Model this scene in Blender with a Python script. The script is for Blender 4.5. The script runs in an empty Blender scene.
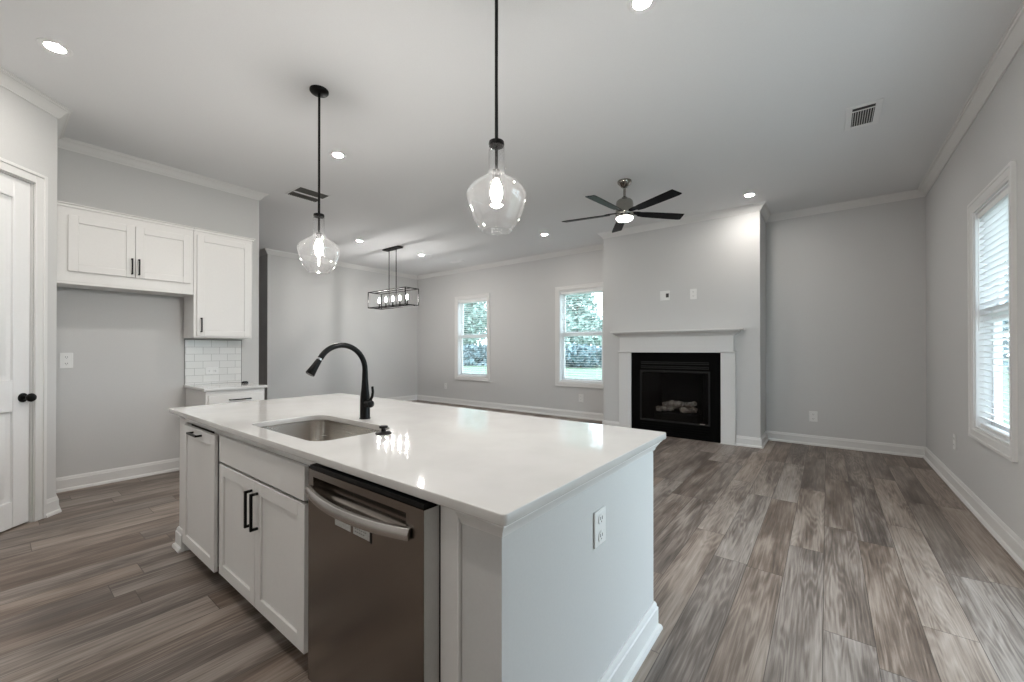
import bpy, bmesh, math, random
from mathutils import Vector, Matrix
S = bpy.context.scene
COL = S.collection
R = math.radians
random.seed(7)

# ------------------------------------------------------------------ camera, sky, exposure
cam = bpy.data.cameras.new('camera'); co = bpy.data.objects.new('camera', cam); COL.objects.link(co)
co.location = (0, 0, 1.2949); co.rotation_euler = (R(90) + 0.0044, 0, R(38.012))
cam.sensor_width = 36; cam.lens = 407.84 / 1024 * 36
cam.shift_x = 0.00367; cam.shift_y = 0.00733; cam.clip_start = 0.02; cam.clip_end = 300
S.camera = co
w = bpy.data.worlds.new('overcast_sky'); S.world = w; w.use_nodes = True
bg = w.node_tree.nodes['Background']; bg.inputs[0].default_value = (0.80, 0.90, 1.0, 1); bg.inputs[1].default_value = 4.0
S.view_settings.view_transform = 'Standard'; S.view_settings.look = 'None'
S.view_settings.gamma = 1; S.view_settings.use_curve_mapping = False
S.view_settings.exposure = 0.74
DOWNLIGHT, BULB, CANDLE, FANLIGHT = 275.0, 390.0, 250.0, 14.0

HC = 3.235                                   # ceiling height
XR, YB, YC = 0.94, 6.9725, 6.325             # right wall, far wall, chimney breast
CX0, CX1 = -2.9314, -0.699                   # chimney breast left / right
XL, XW, YH = -5.5395, -8.479, 3.327          # cabinet wall, dining wall, hall corner
YE = 2.075                                   # free end of the cabinet wall
PX, PY = -4.85, 0.344                        # pantry corner
RY = -1.6                                    # unseen wall behind the camera, pulled close for bounce light
PXE, PYE = PX + 1.05, PY - 1.05

# ------------------------------------------------------------------ materials
def mat(name, color, rough=.5, metal=0.0, spec=.5, coat=0.0):
    m = bpy.data.materials.new(name); m.use_nodes = True
    b = m.node_tree.nodes['Principled BSDF']
    b.inputs['Base Color'].default_value = (*color, 1); b.inputs['Roughness'].default_value = rough
    b.inputs['Metallic'].default_value = metal; b.inputs['Specular IOR Level'].default_value = spec
    b.inputs['Coat Weight'].default_value = coat
    return m
def N(m, t, **kw):
    n = m.node_tree.nodes.new(t)
    for k, v in kw.items(): setattr(n, k, v)
    return n
def LK(m, a, b): m.node_tree.links.new(a, b)
def mathn(m, op, a, b=None):
    n = N(m, 'ShaderNodeMath', operation=op)
    for i, v in enumerate((a, b)):
        if v is None: continue
        if isinstance(v, (int, float)): n.inputs[i].default_value = v
        else: LK(m, v, n.inputs[i])
    return n.outputs[0]
def textured(m, scale=40, var=.03, bump=.02, stretch=(1, 1, 1), dist=.002):
    """small tone variation and fine bump, so no surface is perfectly flat"""
    b = m.node_tree.nodes['Principled BSDF']
    tc = N(m, 'ShaderNodeTexCoord'); mp = N(m, 'ShaderNodeMapping'); mp.inputs['Scale'].default_value = stretch
    LK(m, tc.outputs['Object'], mp.inputs[0])
    nz = N(m, 'ShaderNodeTexNoise'); nz.inputs['Scale'].default_value = scale; nz.inputs['Detail'].default_value = 4
    LK(m, mp.outputs[0], nz.inputs['Vector'])
    c = b.inputs['Base Color'].default_value[:3]
    rp = N(m, 'ShaderNodeValToRGB')
    rp.color_ramp.elements[0].position = .3; rp.color_ramp.elements[1].position = .7
    rp.color_ramp.elements[0].color = (*[v * (1 - var) for v in c], 1); rp.color_ramp.elements[1].color = (*[min(1, v * (1 + var)) for v in c], 1)
    LK(m, nz.outputs['Fac'], rp.inputs[0]); LK(m, rp.outputs[0], b.inputs['Base Color'])
    if bump:
        bp = N(m, 'ShaderNodeBump'); bp.inputs['Strength'].default_value = bump; bp.inputs['Distance'].default_value = dist
        LK(m, nz.outputs['Fac'], bp.inputs['Height']); LK(m, bp.outputs[0], b.inputs['Normal'])
    return m
M = {}
M['wall'] = textured(mat('wall_paint', (.60, .598, .592), .75, spec=.3), 120, .015, .08)
M['ceiling'] = textured(mat('ceiling_paint', (.74, .745, .75), .9, spec=.2), 150, .015, .1)
M['trim'] = textured(mat('trim_paint', (.72, .715, .705), .45), 60, .01, .02)
M['door'] = textured(mat('door_paint', (.80, .80, .80), .45), 60, .01, .02)
M['cabinet'] = textured(mat('cabinet_paint', (.75, .74, .725), .42), 60, .01, .02)
M['dark'] = mat('inside_shade', (.02, .015, .012), .8)  # near-black colour stands for the shade inside
M['toekick_shade'] = textured(mat('toe_kick_shade', (.03, .018, .014), .6), 30, .2, 0)  # shade under the cabinets put into the board's colour
M['black'] = textured(mat('matte_black_metal', (.003, .003, .003), .35, spec=.18), 200, .1, .02)
M['bronze'] = textured(mat('dark_bronze', (.010, .009, .009), .45, spec=.2), 200, .1, .02)
M['white_plastic'] = textured(mat('white_plastic', (.78, .78, .77), .35), 80, .01, 0)
M['slot'] = mat('dark_slot', (.03, .03, .03), .6)
M['grout_edge'] = mat('tile_edge_trim', (.22, .22, .21), .5)
M['nickel'] = textured(mat('brushed_nickel', (.34, .325, .30), .13, 1.0), 40, .12, .03, (1, 1, 14))
M['chrome'] = textured(mat('polished_metal', (.7, .7, .7), .15, 1.0), 60, .03, 0)
M['blade'] = textured(mat('black_blade', (.0015, .002, .004), .35, spec=.06), 30, .2, .02)
M['firebox'] = textured(mat('black_firebox', (.002, .002, .002), .6, spec=.05), 60, .3, .05)
M['firebrick'] = textured(mat('firebox_liner', (.012, .011, .010), .9, spec=.1), 30, .3, .1)
M['fire_trim'] = mat('fireplace_trim', (.012, .012, .012), .4, spec=.25)
M['vent_dark'] = textured(mat('vent_louvre', (.11, .11, .10), .5), 60, .1, 0)
M['vent_white'] = textured(mat('vent_frame', (.76, .76, .76), .55), 60, .02, 0)
M['blind'] = textured(mat('blind_slat', (.85, .85, .85), .5), 40, .01, 0)
M['vinyl'] = textured(mat('white_vinyl', (.85, .87, .88), .4), 40, .01, 0)
M['log'] = textured(mat('ceramic_log', (.36, .31, .27), .9), 18, .7, .4, (1, 1, 1), .01)
M['label_paper'] = textured(mat('paper_label', (.42, .42, .41), .6), 300, .25, 0)
M['bark'] = textured(mat('bark', (.10, .075, .055), .9), 12, .3, .4)
M['leaf'] = textured(mat('leaf', (.27, .36, .325), .6), 1.2, .5, 0)
M['leaf_dark'] = textured(mat('leaf_dark', (.12, .18, .20), .7), 1.2, .5, 0)
M['grass'] = textured(mat('grass', (.12, .18, .12), .9), 3, .25, 0)
def emis(name, color, strength):
    m = bpy.data.materials.new(name); m.use_nodes = True; nt = m.node_tree; nt.nodes.remove(nt.nodes['Principled BSDF'])
    e = nt.nodes.new('ShaderNodeEmission'); e.inputs[0].default_value = (*color, 1); e.inputs[1].default_value = strength
    nt.links.new(e.outputs[0], nt.nodes['Material Output'].inputs[0]); return m
M['lens'] = emis('downlight_lens', (1, .95, .89), DOWNLIGHT)
M['bulb'] = emis('lit_bulb', (1, .955, .905), BULB)
M['candle'] = emis('lit_candle_bulb', (1, .97, .94), CANDLE)
M['fanlens'] = emis('fan_light_lens', (1, .97, .93), FANLIGHT)
def glass(name, tint, base=.03, gain=.5, power=4.0):
    m = bpy.data.materials.new(name); m.use_nodes = True; nt = m.node_tree; nt.nodes.remove(nt.nodes['Principled BSDF'])
    t = N(m, 'ShaderNodeBsdfTransparent'); t.inputs[0].default_value = (*tint, 1)
    g = N(m, 'ShaderNodeBsdfGlossy'); g.inputs['Roughness'].default_value = .02
    lw = N(m, 'ShaderNodeLayerWeight'); lw.inputs[0].default_value = .5
    f = mathn(m, 'ADD', mathn(m, 'MULTIPLY', mathn(m, 'POWER', lw.outputs['Facing'], power), gain), base)
    mx = N(m, 'ShaderNodeMixShader'); LK(m, f, mx.inputs[0]); LK(m, t.outputs[0], mx.inputs[1]); LK(m, g.outputs[0], mx.inputs[2])
    LK(m, mx.outputs[0], nt.nodes['Material Output'].inputs[0]); return m
M['pane'] = glass('window_glass', (.93, .97, .97), .03, .4)
M['shade'] = glass('clear_shade_glass', (.985, .985, .985), .04, .6, 3.0)
def haze(m, amount):
    nt = m.node_tree; old = nt.nodes['Material Output'].inputs[0].links[0].from_socket
    d = N(m, 'ShaderNodeBsdfTranslucent'); d.inputs[0].default_value = (.95, .95, .95, 1); mx = N(m, 'ShaderNodeMixShader'); mx.inputs[0].default_value = amount
    LK(m, old, mx.inputs[1]); LK(m, d.outputs[0], mx.inputs[2]); LK(m, mx.outputs[0], nt.nodes['Material Output'].inputs[0])
haze(M['shade'], .003)
M['fireglass'] = glass('smoked_glass', (.75, .75, .75), .008, .2)

def floor_material():
    m = mat('wood_plank_floor', (.2, .17, .15), .38)
    b = m.node_tree.nodes['Principled BSDF']
    g = N(m, 'ShaderNodeNewGeometry'); sx = N(m, 'ShaderNodeSeparateXYZ'); LK(m, g.outputs['Position'], sx.inputs[0])
    W, Ln = .183, 1.42
    xs = mathn(m, 'DIVIDE', mathn(m, 'ADD', sx.outputs[0], 30.03), W); row = mathn(m, 'FLOOR', xs); fx = mathn(m, 'FRACT', xs)
    wn = N(m, 'ShaderNodeTexWhiteNoise', noise_dimensions='1D'); LK(m, row, wn.inputs['W'])
    ys = mathn(m, 'DIVIDE', mathn(m, 'ADD', mathn(m, 'ADD', sx.outputs[1], 40.0), mathn(m, 'MULTIPLY', wn.outputs['Value'], Ln * 7)), Ln)
    colm = mathn(m, 'FLOOR', ys); fy = mathn(m, 'FRACT', ys)
    cid = N(m, 'ShaderNodeCombineXYZ'); LK(m, row, cid.inputs[0]); LK(m, colm, cid.inputs[1])
    wn2 = N(m, 'ShaderNodeTexWhiteNoise', noise_dimensions='3D'); LK(m, cid.outputs[0], wn2.inputs['Vector'])
    rnd = wn2.outputs['Value']; rs = N(m, 'ShaderNodeSeparateXYZ'); LK(m, wn2.outputs['Color'], rs.inputs[0])
    # fine grain, stretched along the plank
    v1 = N(m, 'ShaderNodeCombineXYZ'); LK(m, mathn(m, 'MULTIPLY', sx.outputs[0], 95.0), v1.inputs[0]); LK(m, mathn(m, 'MULTIPLY', sx.outputs[1], 2.8), v1.inputs[1]); LK(m, mathn(m, 'MULTIPLY', rnd, 60.0), v1.inputs[2])
    n1 = N(m, 'ShaderNodeTexNoise'); n1.inputs['Scale'].default_value = 1; n1.inputs['Detail'].default_value = 7; n1.inputs['Roughness'].default_value = .65; n1.inputs['Distortion'].default_value = .25
    LK(m, v1.outputs[0], n1.inputs['Vector'])
    # broad blotches
    v2 = N(m, 'ShaderNodeCombineXYZ'); LK(m, mathn(m, 'MULTIPLY', sx.outputs[0], 9.0), v2.inputs[0]); LK(m, mathn(m, 'MULTIPLY', sx.outputs[1], 1.3), v2.inputs[1]); LK(m, mathn(m, 'MULTIPLY', rs.outputs[1], 80.0), v2.inputs[2])
    n2 = N(m, 'ShaderNodeTexNoise'); n2.inputs['Scale'].default_value = 1; n2.inputs['Detail'].default_value = 3; n2.inputs['Distortion'].default_value = .4
    LK(m, v2.outputs[0], n2.inputs['Vector'])
    # cathedral figure: contour rings of a noise stretched along the plank
    v3 = N(m, 'ShaderNodeCombineXYZ'); LK(m, mathn(m, 'MULTIPLY', sx.outputs[0], 11.0), v3.inputs[0]); LK(m, mathn(m, 'MULTIPLY', sx.outputs[1], .8), v3.inputs[1]); LK(m, mathn(m, 'MULTIPLY', rs.outputs[2], 90.0), v3.inputs[2])
    n3 = N(m, 'ShaderNodeTexNoise'); n3.inputs['Scale'].default_value = 1; n3.inputs['Detail'].default_value = 1.5
    LK(m, v3.outputs[0], n3.inputs['Vector'])
    ring = mathn(m, 'POWER', mathn(m, 'ABSOLUTE', mathn(m, 'SINE', mathn(m, 'MULTIPLY', n3.outputs['Fac'], 46.0))), 3.0)
    ringm = mathn(m, 'MULTIPLY', mathn(m, 'SUBTRACT', 1.0, ring), mathn(m, 'GREATER_THAN', rs.outputs[0], .25))
    tone = mathn(m, 'ADD', mathn(m, 'MULTIPLY', n1.outputs['Fac'], .47), mathn(m, 'MULTIPLY', n2.outputs['Fac'], .53))
    tone = mathn(m, 'ADD', tone, mathn(m, 'MULTIPLY', mathn(m, 'SUBTRACT', rnd, .5), .17))
    tone = mathn(m, 'SUBTRACT', tone, mathn(m, 'MULTIPLY', ringm, .065))
    rp = N(m, 'ShaderNodeValToRGB'); e = rp.color_ramp.elements
    e[0].position = .30; e[0].color = (.070, .053, .044, 1); e[1].position = .73; e[1].color = (.41, .36, .325, 1)
    x = e.new(.435); x.color = (.16, .129, .110, 1); x = e.new(.53); x.color = (.265, .222, .193, 1)
    LK(m, tone, rp.inputs[0])
    seam = mathn(m, 'MAXIMUM', mathn(m, 'LESS_THAN', mathn(m, 'MINIMUM', fx, mathn(m, 'SUBTRACT', 1.0, fx)), .010),
                 mathn(m, 'LESS_THAN', mathn(m, 'MINIMUM', fy, mathn(m, 'SUBTRACT', 1.0, fy)), .0013))
    mx = N(m, 'ShaderNodeMixRGB'); LK(m, mathn(m, 'MULTIPLY', seam, .7), mx.inputs[0]); LK(m, rp.outputs[0], mx.inputs[1]); mx.inputs[2].default_value = (.045, .035, .03, 1)
    # warm and grey planks
    hs = N(m, 'ShaderNodeHueSaturation'); LK(m, mx.outputs[0], hs.inputs['Color']); LK(m, mathn(m, 'ADD', mathn(m, 'MULTIPLY', rs.outputs[1], .45), .88), hs.inputs['Saturation'])
    LK(m, hs.outputs[0], b.inputs['Base Color'])
    LK(m, mathn(m, 'ADD', mathn(m, 'MULTIPLY', n1.outputs['Fac'], .25), .30), b.inputs['Roughness'])
    bp = N(m, 'ShaderNodeBump'); bp.inputs['Strength'].default_value = .25; bp.inputs['Distance'].default_value = .002
    LK(m, mathn(m, 'SUBTRACT', n1.outputs['Fac'], seam), bp.inputs['Height']); LK(m, bp.outputs[0], b.inputs['Normal'])
    return m
M['floor'] = floor_material()
def quartz():
    m = mat('white_quartz', (.80, .785, .765), .055, spec=.5)
    b = m.node_tree.nodes['Principled BSDF']; tc = N(m, 'ShaderNodeTexCoord')
    n = N(m, 'ShaderNodeTexNoise'); n.inputs['Scale'].default_value = 5; n.inputs['Detail'].default_value = 6; LK(m, tc.outputs['Object'], n.inputs['Vector'])
    rp = N(m, 'ShaderNodeValToRGB'); rp.color_ramp.elements[0].position = .35; rp.color_ramp.elements[0].color = (.575, .565, .55, 1)
    rp.color_ramp.elements[1].position = .65; rp.color_ramp.elements[1].color = (.615, .605, .59, 1)
    LK(m, n.outputs['Fac'], rp.inputs[0]); LK(m, rp.outputs[0], b.inputs['Base Color']); return m
M['quartz'] = quartz()
def steel(name, color, rough, stretch):
    m = mat(name, color, rough, 1.0); b = m.node_tree.nodes['Principled BSDF']
    tc = N(m, 'ShaderNodeTexCoord'); mp = N(m, 'ShaderNodeMapping'); mp.inputs['Scale'].default_value = stretch; LK(m, tc.outputs['Object'], mp.inputs[0])
    n = N(m, 'ShaderNodeTexNoise'); n.inputs['Scale'].default_value = 3; n.inputs['Detail'].default_value = 5; LK(m, mp.outputs[0], n.inputs['Vector'])
    LK(m, mathn(m, 'ADD', mathn(m, 'MULTIPLY', n.outputs['Fac'], .14), rough - .07), b.inputs['Roughness'])
    return m
M['steel'] = steel('brushed_stainless', (.26, .232, .208), .22, (100, 100, 1))
M['steel_light'] = textured(mat('satin_stainless', (.50, .48, .46), .27, 1.0), 30, .03, 0)
M['edge'] = textured(mat('lit_door_side', (.55, .55, .54), .55, 1.0), 60, .04, 0, (8, 8, 1))  # lighter metal: light on the door's right side put into the colour
M['sinksteel'] = steel('sink_stainless', (.52, .48, .44), .25, (1, 1, 40))
def tiles():
    m = mat('subway_tile', (.7, .7, .69), .2); b = m.node_tree.nodes['Principled BSDF']
    g = N(m, 'ShaderNodeNewGeometry'); sx = N(m, 'ShaderNodeSeparateXYZ'); LK(m, g.outputs['Position'], sx.inputs[0])
    v = N(m, 'ShaderNodeCombineXYZ'); LK(m, sx.outputs[1], v.inputs[0]); LK(m, mathn(m, 'SUBTRACT', sx.outputs[2], .936), v.inputs[1])
    br = N(m, 'ShaderNodeTexBrick'); br.inputs['Scale'].default_value = 1; br.inputs['Brick Width'].default_value = .158; br.inputs['Row Height'].default_value = .079
    br.inputs['Mortar Size'].default_value = .0022; br.inputs['Color1'].default_value = (.78, .775, .76, 1); br.inputs['Color2'].default_value = (.72, .715, .70, 1); br.inputs['Mortar'].default_value = (.48, .475, .46, 1)
    LK(m, v.outputs[0], br.inputs['Vector']); LK(m, br.outputs['Color'], b.inputs['Base Color'])
    bp = N(m, 'ShaderNodeBump'); bp.invert = True; bp.inputs['Strength'].default_value = .3; bp.inputs['Distance'].default_value = .002; LK(m, br.outputs['Fac'], bp.inputs['Height']); LK(m, bp.outputs[0], b.inputs['Normal'])
    return m
M['tile'] = tiles()

# ------------------------------------------------------------------ mesh building
class MB:
    """collects shapes; build() links them as ONE mesh object"""
    def __init__(s, mtx=None): s.v = []; s.f = []; s.m = mtx or Matrix.Identity(4)
    def add(s, vs, fs):
        k = len(s.v); s.v += [s.m @ Vector(p) for p in vs]; s.f += [tuple(i + k for i in f) for f in fs]; return s
    def box(s, x0, x1, y0, y1, z0, z1):
        return s.add([(x, y, z) for x in (x0, x1) for y in (y0, y1) for z in (z0, z1)],
                     [(0, 1, 3, 2), (4, 6, 7, 5), (0, 4, 5, 1), (2, 3, 7, 6), (0, 2, 6, 4), (1, 5, 7, 3)])
    def tube(s, pts, rad, n=16, caps=True):
        pts = [Vector(p) for p in pts]; rad = [rad] * len(pts) if isinstance(rad, (int, float)) else rad
        d0 = (pts[1] - pts[0]).normalized(); up = Vector((0, 0, 1)) if abs(d0.z) < .9 else Vector((1, 0, 0))
        nx = (up - d0 * up.dot(d0)).normalized(); vs = []
        for i, p in enumerate(pts):
            d = ((pts[i + 1] - p) if i == 0 else (p - pts[i - 1]) if i == len(pts) - 1 else ((pts[i + 1] - p).normalized() + (p - pts[i - 1]).normalized()))
            d.normalize(); nx = (nx - d * nx.dot(d)).normalized(); ny = d.cross(nx)
            for j in range(n):
                a = 2 * math.pi * j / n; vs.append(p + (nx * math.cos(a) + ny * math.sin(a)) * rad[i])
        fs = [(i * n + j, i * n + (j + 1) % n, (i + 1) * n + (j + 1) % n, (i + 1) * n + j) for i in range(len(pts) - 1) for j in range(n)]
        if caps: fs += [tuple(range(n)), tuple((len(pts) - 1) * n + j for j in range(n))]
        return s.add(vs, fs)
    def lathe(s, prof, c=(0, 0, 0), n=32, close=False):
        """prof: (radius, z) from one end to the other; closed into a ring when close"""
        vs = []; k = len(prof)
        for r, z in prof:
            for j in range(n):
                a = 2 * math.pi * j / n; vs.append((c[0] + r * math.cos(a), c[1] + r * math.sin(a), c[2] + z))
        rng = range(k if close else k - 1)
        fs = [(i * n + j, i * n + (j + 1) % n, (i + 1) % k * n + (j + 1) % n, (i + 1) % k * n + j) for i in rng for j in range(n)]
        if not close: fs += [tuple(range(n)), tuple((k - 1) * n + j for j in range(n))]
        return s.add(vs, fs)
    def prism(s, poly, z0, z1):
        n = len(poly)
        return s.add([(x, y, z0) for x, y in poly] + [(x, y, z1) for x, y in poly],
                     [tuple(range(n)), tuple(range(n, 2 * n))] + [(i, (i + 1) % n, (i + 1) % n + n, i + n) for i in range(n)])
    def sweep(s, path, prof, z=0.0, closed=False):
        """prof (out, up) carried along a 2D path with mitred corners; out = left of travel"""
        n = len(path); P = [Vector(p) for p in path]; rows = []
        def nrm(a, b): d = (b - a).normalized(); return Vector((-d.y, d.x))
        for i in range(n):
            a = nrm(P[i - 1], P[i]) if (i > 0 or closed) else None
            b = nrm(P[i], P[(i + 1) % n]) if (i < n - 1 or closed) else None
            mv = a if b is None else b if a is None else (a + b) / (1 + a.dot(b))
            rows.append([(P[i].x + mv.x * o, P[i].y + mv.y * o, z + u) for o, u in prof])
        k = len(prof); vs = [p for r in rows for p in r]; fs = []
        for i in range(n if closed else n - 1):
            i2 = (i + 1) % n
            fs += [(i * k + j, i * k + (j + 1) % k, i2 * k + (j + 1) % k, i2 * k + j) for j in range(k)]
        if not closed: fs += [tuple(range(k)), tuple((n - 1) * k + j for j in range(k))]
        return s.add(vs, fs)
    def build(s, name, m, parent=None, bevel=0.0, seg=1, smooth=35):
        me = bpy.data.meshes.new(name); o = bpy.data.objects.new(name, me); COL.objects.link(o)
        inv = Matrix.Identity(4)
        if parent is not None:
            root = parent
            while root.parent: root = root.parent
            inv = (Matrix.Translation(root.location) @ root.rotation_euler.to_matrix().to_4x4()).inverted()
            o.parent = parent
        me.from_pydata([inv @ p for p in s.v], [], s.f)
        bm = bmesh.new(); bm.from_mesh(me); bmesh.ops.recalc_face_normals(bm, faces=bm.faces); bm.to_mesh(me); bm.free()
        me.materials.append(m)
        if smooth:
            me.polygons.foreach_set('use_smooth', [True] * len(me.polygons)); me.set_sharp_from_angle(angle=R(smooth))
        if bevel:
            b = o.modifiers.new('bevel', 'BEVEL'); b.width = bevel; b.segments = seg; b.limit_method = 'ANGLE'; b.angle_limit = R(40)
            b.harden_normals = False
        return o
def thing(name, label, cat, loc, rz=0.0, group=None, kind=None):
    o = bpy.data.objects.new(name, None); COL.objects.link(o); o.location = loc; o.rotation_euler = (0, 0, rz); o.empty_display_size = .1
    if kind: o['kind'] = kind
    if label: o['label'] = label; o['category'] = cat
    if group: o['group'] = group
    return o
def tag(o, label, cat, group=None):
    o['label'] = label; o['category'] = cat
    if group: o['group'] = group
    return o
def struct(o, label=None, cat=None):
    o['kind'] = 'structure'
    if label: o['label'] = label; o['category'] = cat
    return o
def copy_thing(root, loc, label, rz=None):
    r = root.copy(); COL.objects.link(r); r.location = loc; r['label'] = label
    if rz is not None: r.rotation_euler = (0, 0, rz)
    for ch in list(root.children):
        c = ch.copy(); COL.objects.link(c); c.parent = r
        for g in list(ch.children):
            d = g.copy(); COL.objects.link(d); d.parent = c
    return r
def frame(origin, u, out):
    """matrix: local x = along the face, y = INTO the face (so -y faces the room), z = up"""
    u = Vector(u).normalized(); o = Vector(out).normalized()
    m = Matrix.Identity(4)
    for i in range(3): m[i][0] = u[i]; m[i][1] = -o[i]; m[i][2] = (0, 0, 1)[i]; m[i][3] = origin[i]
    return m

# ------------------------------------------------------------------ room shell
T = .14
struct(MB().box(-12, 1.2, RY - .2, 7.3, -.12, 0).build('floor', M['floor']), 'grey-brown wood plank floor running towards the fireplace', 'floor')
struct(MB().box(-12, 1.2, RY - .2, 7.3, HC, HC + .12).build('ceiling', M['ceiling']), 'pale grey flat ceiling with recessed lights', 'ceiling')
def wall_holes(mb, axis, a0, a1, t0, t1, holes, z0=0.0, z1=HC):
    """a wall slab along x or y with rectangular holes (a, b, zlo, zhi)"""
    as_ = sorted({a0, a1, *[v for h in holes for v in h[:2]]})
    for p, q in zip(as_, as_[1:]):
        hs = [h for h in holes if h[0] <= p and h[1] >= q]
        spans = [(z0, z1)] if not hs else [(z0, hs[0][2]), (hs[0][3], z1)]
        for lo, hi in spans:
            if hi - lo < 1e-4: continue
            if axis == 'x': mb.box(p, q, t0, t1, lo, hi)
            else: mb.box(t0, t1, p, q, lo, hi)
    return mb
W1 = (-6.985, -6.055, .68, 2.49); W2 = (-4.165, -3.24, .68, 2.46); W3 = (4.065, 4.90, .68, 2.40)   # window openings
W4 = (1.75, 3.55, .06, 2.45)                                                                # opening of the unseen glazed door added beside the camera for daylight
struct(wall_holes(MB(), 'y', RY, YB + T, XR, XR + T, [W4, W3]).build('wall_right', M['wall'], smooth=0), 'pale grey wall with the blind-covered window on the right', 'wall')
struct(wall_holes(MB(), 'x', XW - T, XR, YB, YB + T, [W1, W2]).build('wall_back', M['wall'], smooth=0), 'far pale grey wall with two windows', 'wall')
FB = (-2.30, -1.31, .20, 1.0)
cb = wall_holes(MB(), 'x', CX0, CX1, YC, YC + .1, [FB]); cb.box(CX0, CX0 + .1, YC + .1, YB, 0, HC); cb.box(CX1 - .1, CX1, YC + .1, YB, 0, HC)
struct(cb.build('wall_chimney', M['wall'], smooth=0), 'grey chimney breast above the fireplace', 'wall')
struct(MB().box(XW - T, XW, YH, YB + T, 0, HC).build('wall_dining', M['wall'], smooth=0), 'pale grey wall behind the rectangular chandelier', 'wall')
struct(MB().box(-12, XW - T, YH, YH + T, 0, HC).build('wall_hall', M['wall'], smooth=0))
struct(MB().box(-12, -11.86, RY, YH, 0, HC).build('wall_hall_end', M['wall'], smooth=0))
struct(MB().box(XL - .15, XL, RY, YE, 0, HC).build('wall_left', M['wall'], smooth=0), 'pale grey kitchen wall behind the cabinets', 'wall')
struct(MB().box(-12, XR + T, RY - T, RY, 0, HC).build('wall_rear', M['cabinet'], smooth=0))  # cabinet white so that it bounces light onto the island fronts
PM = frame((PX, PY, 0), (.7071, -.7071, 0), (.7071, .7071, 0))       # x: along the pantry wall away from its corner
DW0, DW1, DH = .185, 1.03, 2.555                                     # pantry door opening along the wall
pw = MB(PM); wall_holes(pw, 'x', 0, 1.485, 0, .12, [(DW0, DW1, 0, DH)])
pw.m = Matrix.Identity(4); pw.box(XL, PX - .06, PY - .12, PY, 0, HC); pw.prism([(PX, PY), (PX - .085, PY - .085), (PX - .12, PY)], 0, HC)
struct(pw.build('wall_pantry', M['wall'], smooth=0), 'angled pale grey pantry wall at the left edge', 'wall')
struct(MB().box(PXE - .12, PXE, RY, PYE, 0, HC).build('wall_kitchen', M['wall'], smooth=0))
struct(MB().box(XL, PXE - .12, RY + .5, RY + .6, 0, HC).build('wall_closet', M['wall'], smooth=0))

CROWN = [(o * .86, u * .86) for o, u in [(0, -.098), (.010, -.098), (.014, -.088), (.026, -.078), (.040, -.05), (.066, -.024), (.076, -.022), (.080, -.010), (.092, -.008), (.092, 0), (0, 0)]]
BASE = [(0, 0), (.032, 0), (.032, .010), (.027, .022), (.017, .028), (.017, .104), (.012, .108), (.011, .120), (.005, .132), (0, .132)]
struct(MB().sweep([(XR, RY), (XR, YB), (CX1, YB), (CX1, YC), (CX0, YC), (CX0, YB), (XW, YB), (XW, YH), (-11.86, YH)], CROWN, HC).build('trim_1', M['trim'], smooth=25),
       'white crown moulding along the living and dining room walls', 'crown moulding')
struct(MB().sweep([(XL - .15, RY), (XL - .15, YE), (XL, YE), (XL, PY), (PX, PY), (PXE, PYE), (PXE, RY), (XR, RY)], CROWN, HC).build('trim_2', M['trim'], smooth=25),
       'white crown moulding along the kitchen and pantry walls', 'crown moulding')
FX0, FX1 = -2.648, -.985                                             # fireplace surround
struct(MB().sweep([(XR, RY), (XR, YB), (CX1, YB), (CX1, YC), (FX1 + .003, YC)], BASE).build('baseboard_right', M['trim'], smooth=25), 'white baseboard along the right wall and recess', 'baseboard')
struct(MB().sweep([(FX0 - .003, YC), (CX0, YC), (CX0, YB), (XW, YB), (XW, YH), (-11.86, YH)], BASE).build('baseboard_back', M['trim'], smooth=25), 'white baseboard under the two far windows', 'baseboard')
struct(MB().sweep([(XL, 1.318), (XL, PY), (PX, PY), (PX + .105 * .7071, PY - .105 * .7071)], BASE).build('baseboard_left', M['trim'], smooth=25), 'white baseboard in the refrigerator alcove and round the pantry corner', 'baseboard')
struct(MB().sweep([(XL - .15, -1), (XL - .15, YE), (XL, YE), (XL, 1.90)], BASE).build('baseboard_end', M['trim'], smooth=25))

# pantry door
d = thing('door_1', 'white panelled pantry door with black knob at the left edge', 'door', PM @ Vector((.6, 0, 0)), kind='structure')
cas = MB(PM)
CASP = lambda mb, x0, x1, y0, z0, z1: (mb.box(x0, x1, y0, 0, z0, z1))
cas.box(DW0 - .082, DW0 - .004, -.018, 0, 0, DH + .08); cas.box(DW1 + .004, DW1 + .082, -.018, 0, 0, DH + .08); cas.box(DW0 - .004, DW1 + .004, -.018, 0, DH + .004, DH + .08)
cas.box(DW0 - .086, DW0 - .06, -.026, 0, 0, DH + .084); cas.box(DW1 + .06, DW1 + .086, -.026, 0, 0, DH + .084); cas.box(DW0 - .06, DW1 + .06, -.026, 0, DH + .06, DH + .084)
cas.build('casing', M['trim'], d, .003)
jm = MB(PM); jm.box(DW0 - .004, DW0 + .003, 0, .12, 0, DH); jm.box(DW1 - .003, DW1 + .004, 0, .12, 0, DH); jm.box(DW0, DW1, 0, .12, DH - .003, DH + .004); jm.build('jamb', M['trim'], d)
lf = MB(PM); a, b = DW0 + .006, DW1 - .006; st = .115
lf.box(a, a + st, .012, .05, .012, DH - .006); lf.box(b - st, b, .012, .05, .012, DH - .006)
for z0, z1 in ((.012, .20), (.85, 1.08), (2.405, DH - .006)): lf.box(a + st, b - st, .012, .05, z0, z1)
leaf = lf.build('door_leaf', M['door'], d, .003)
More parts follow.
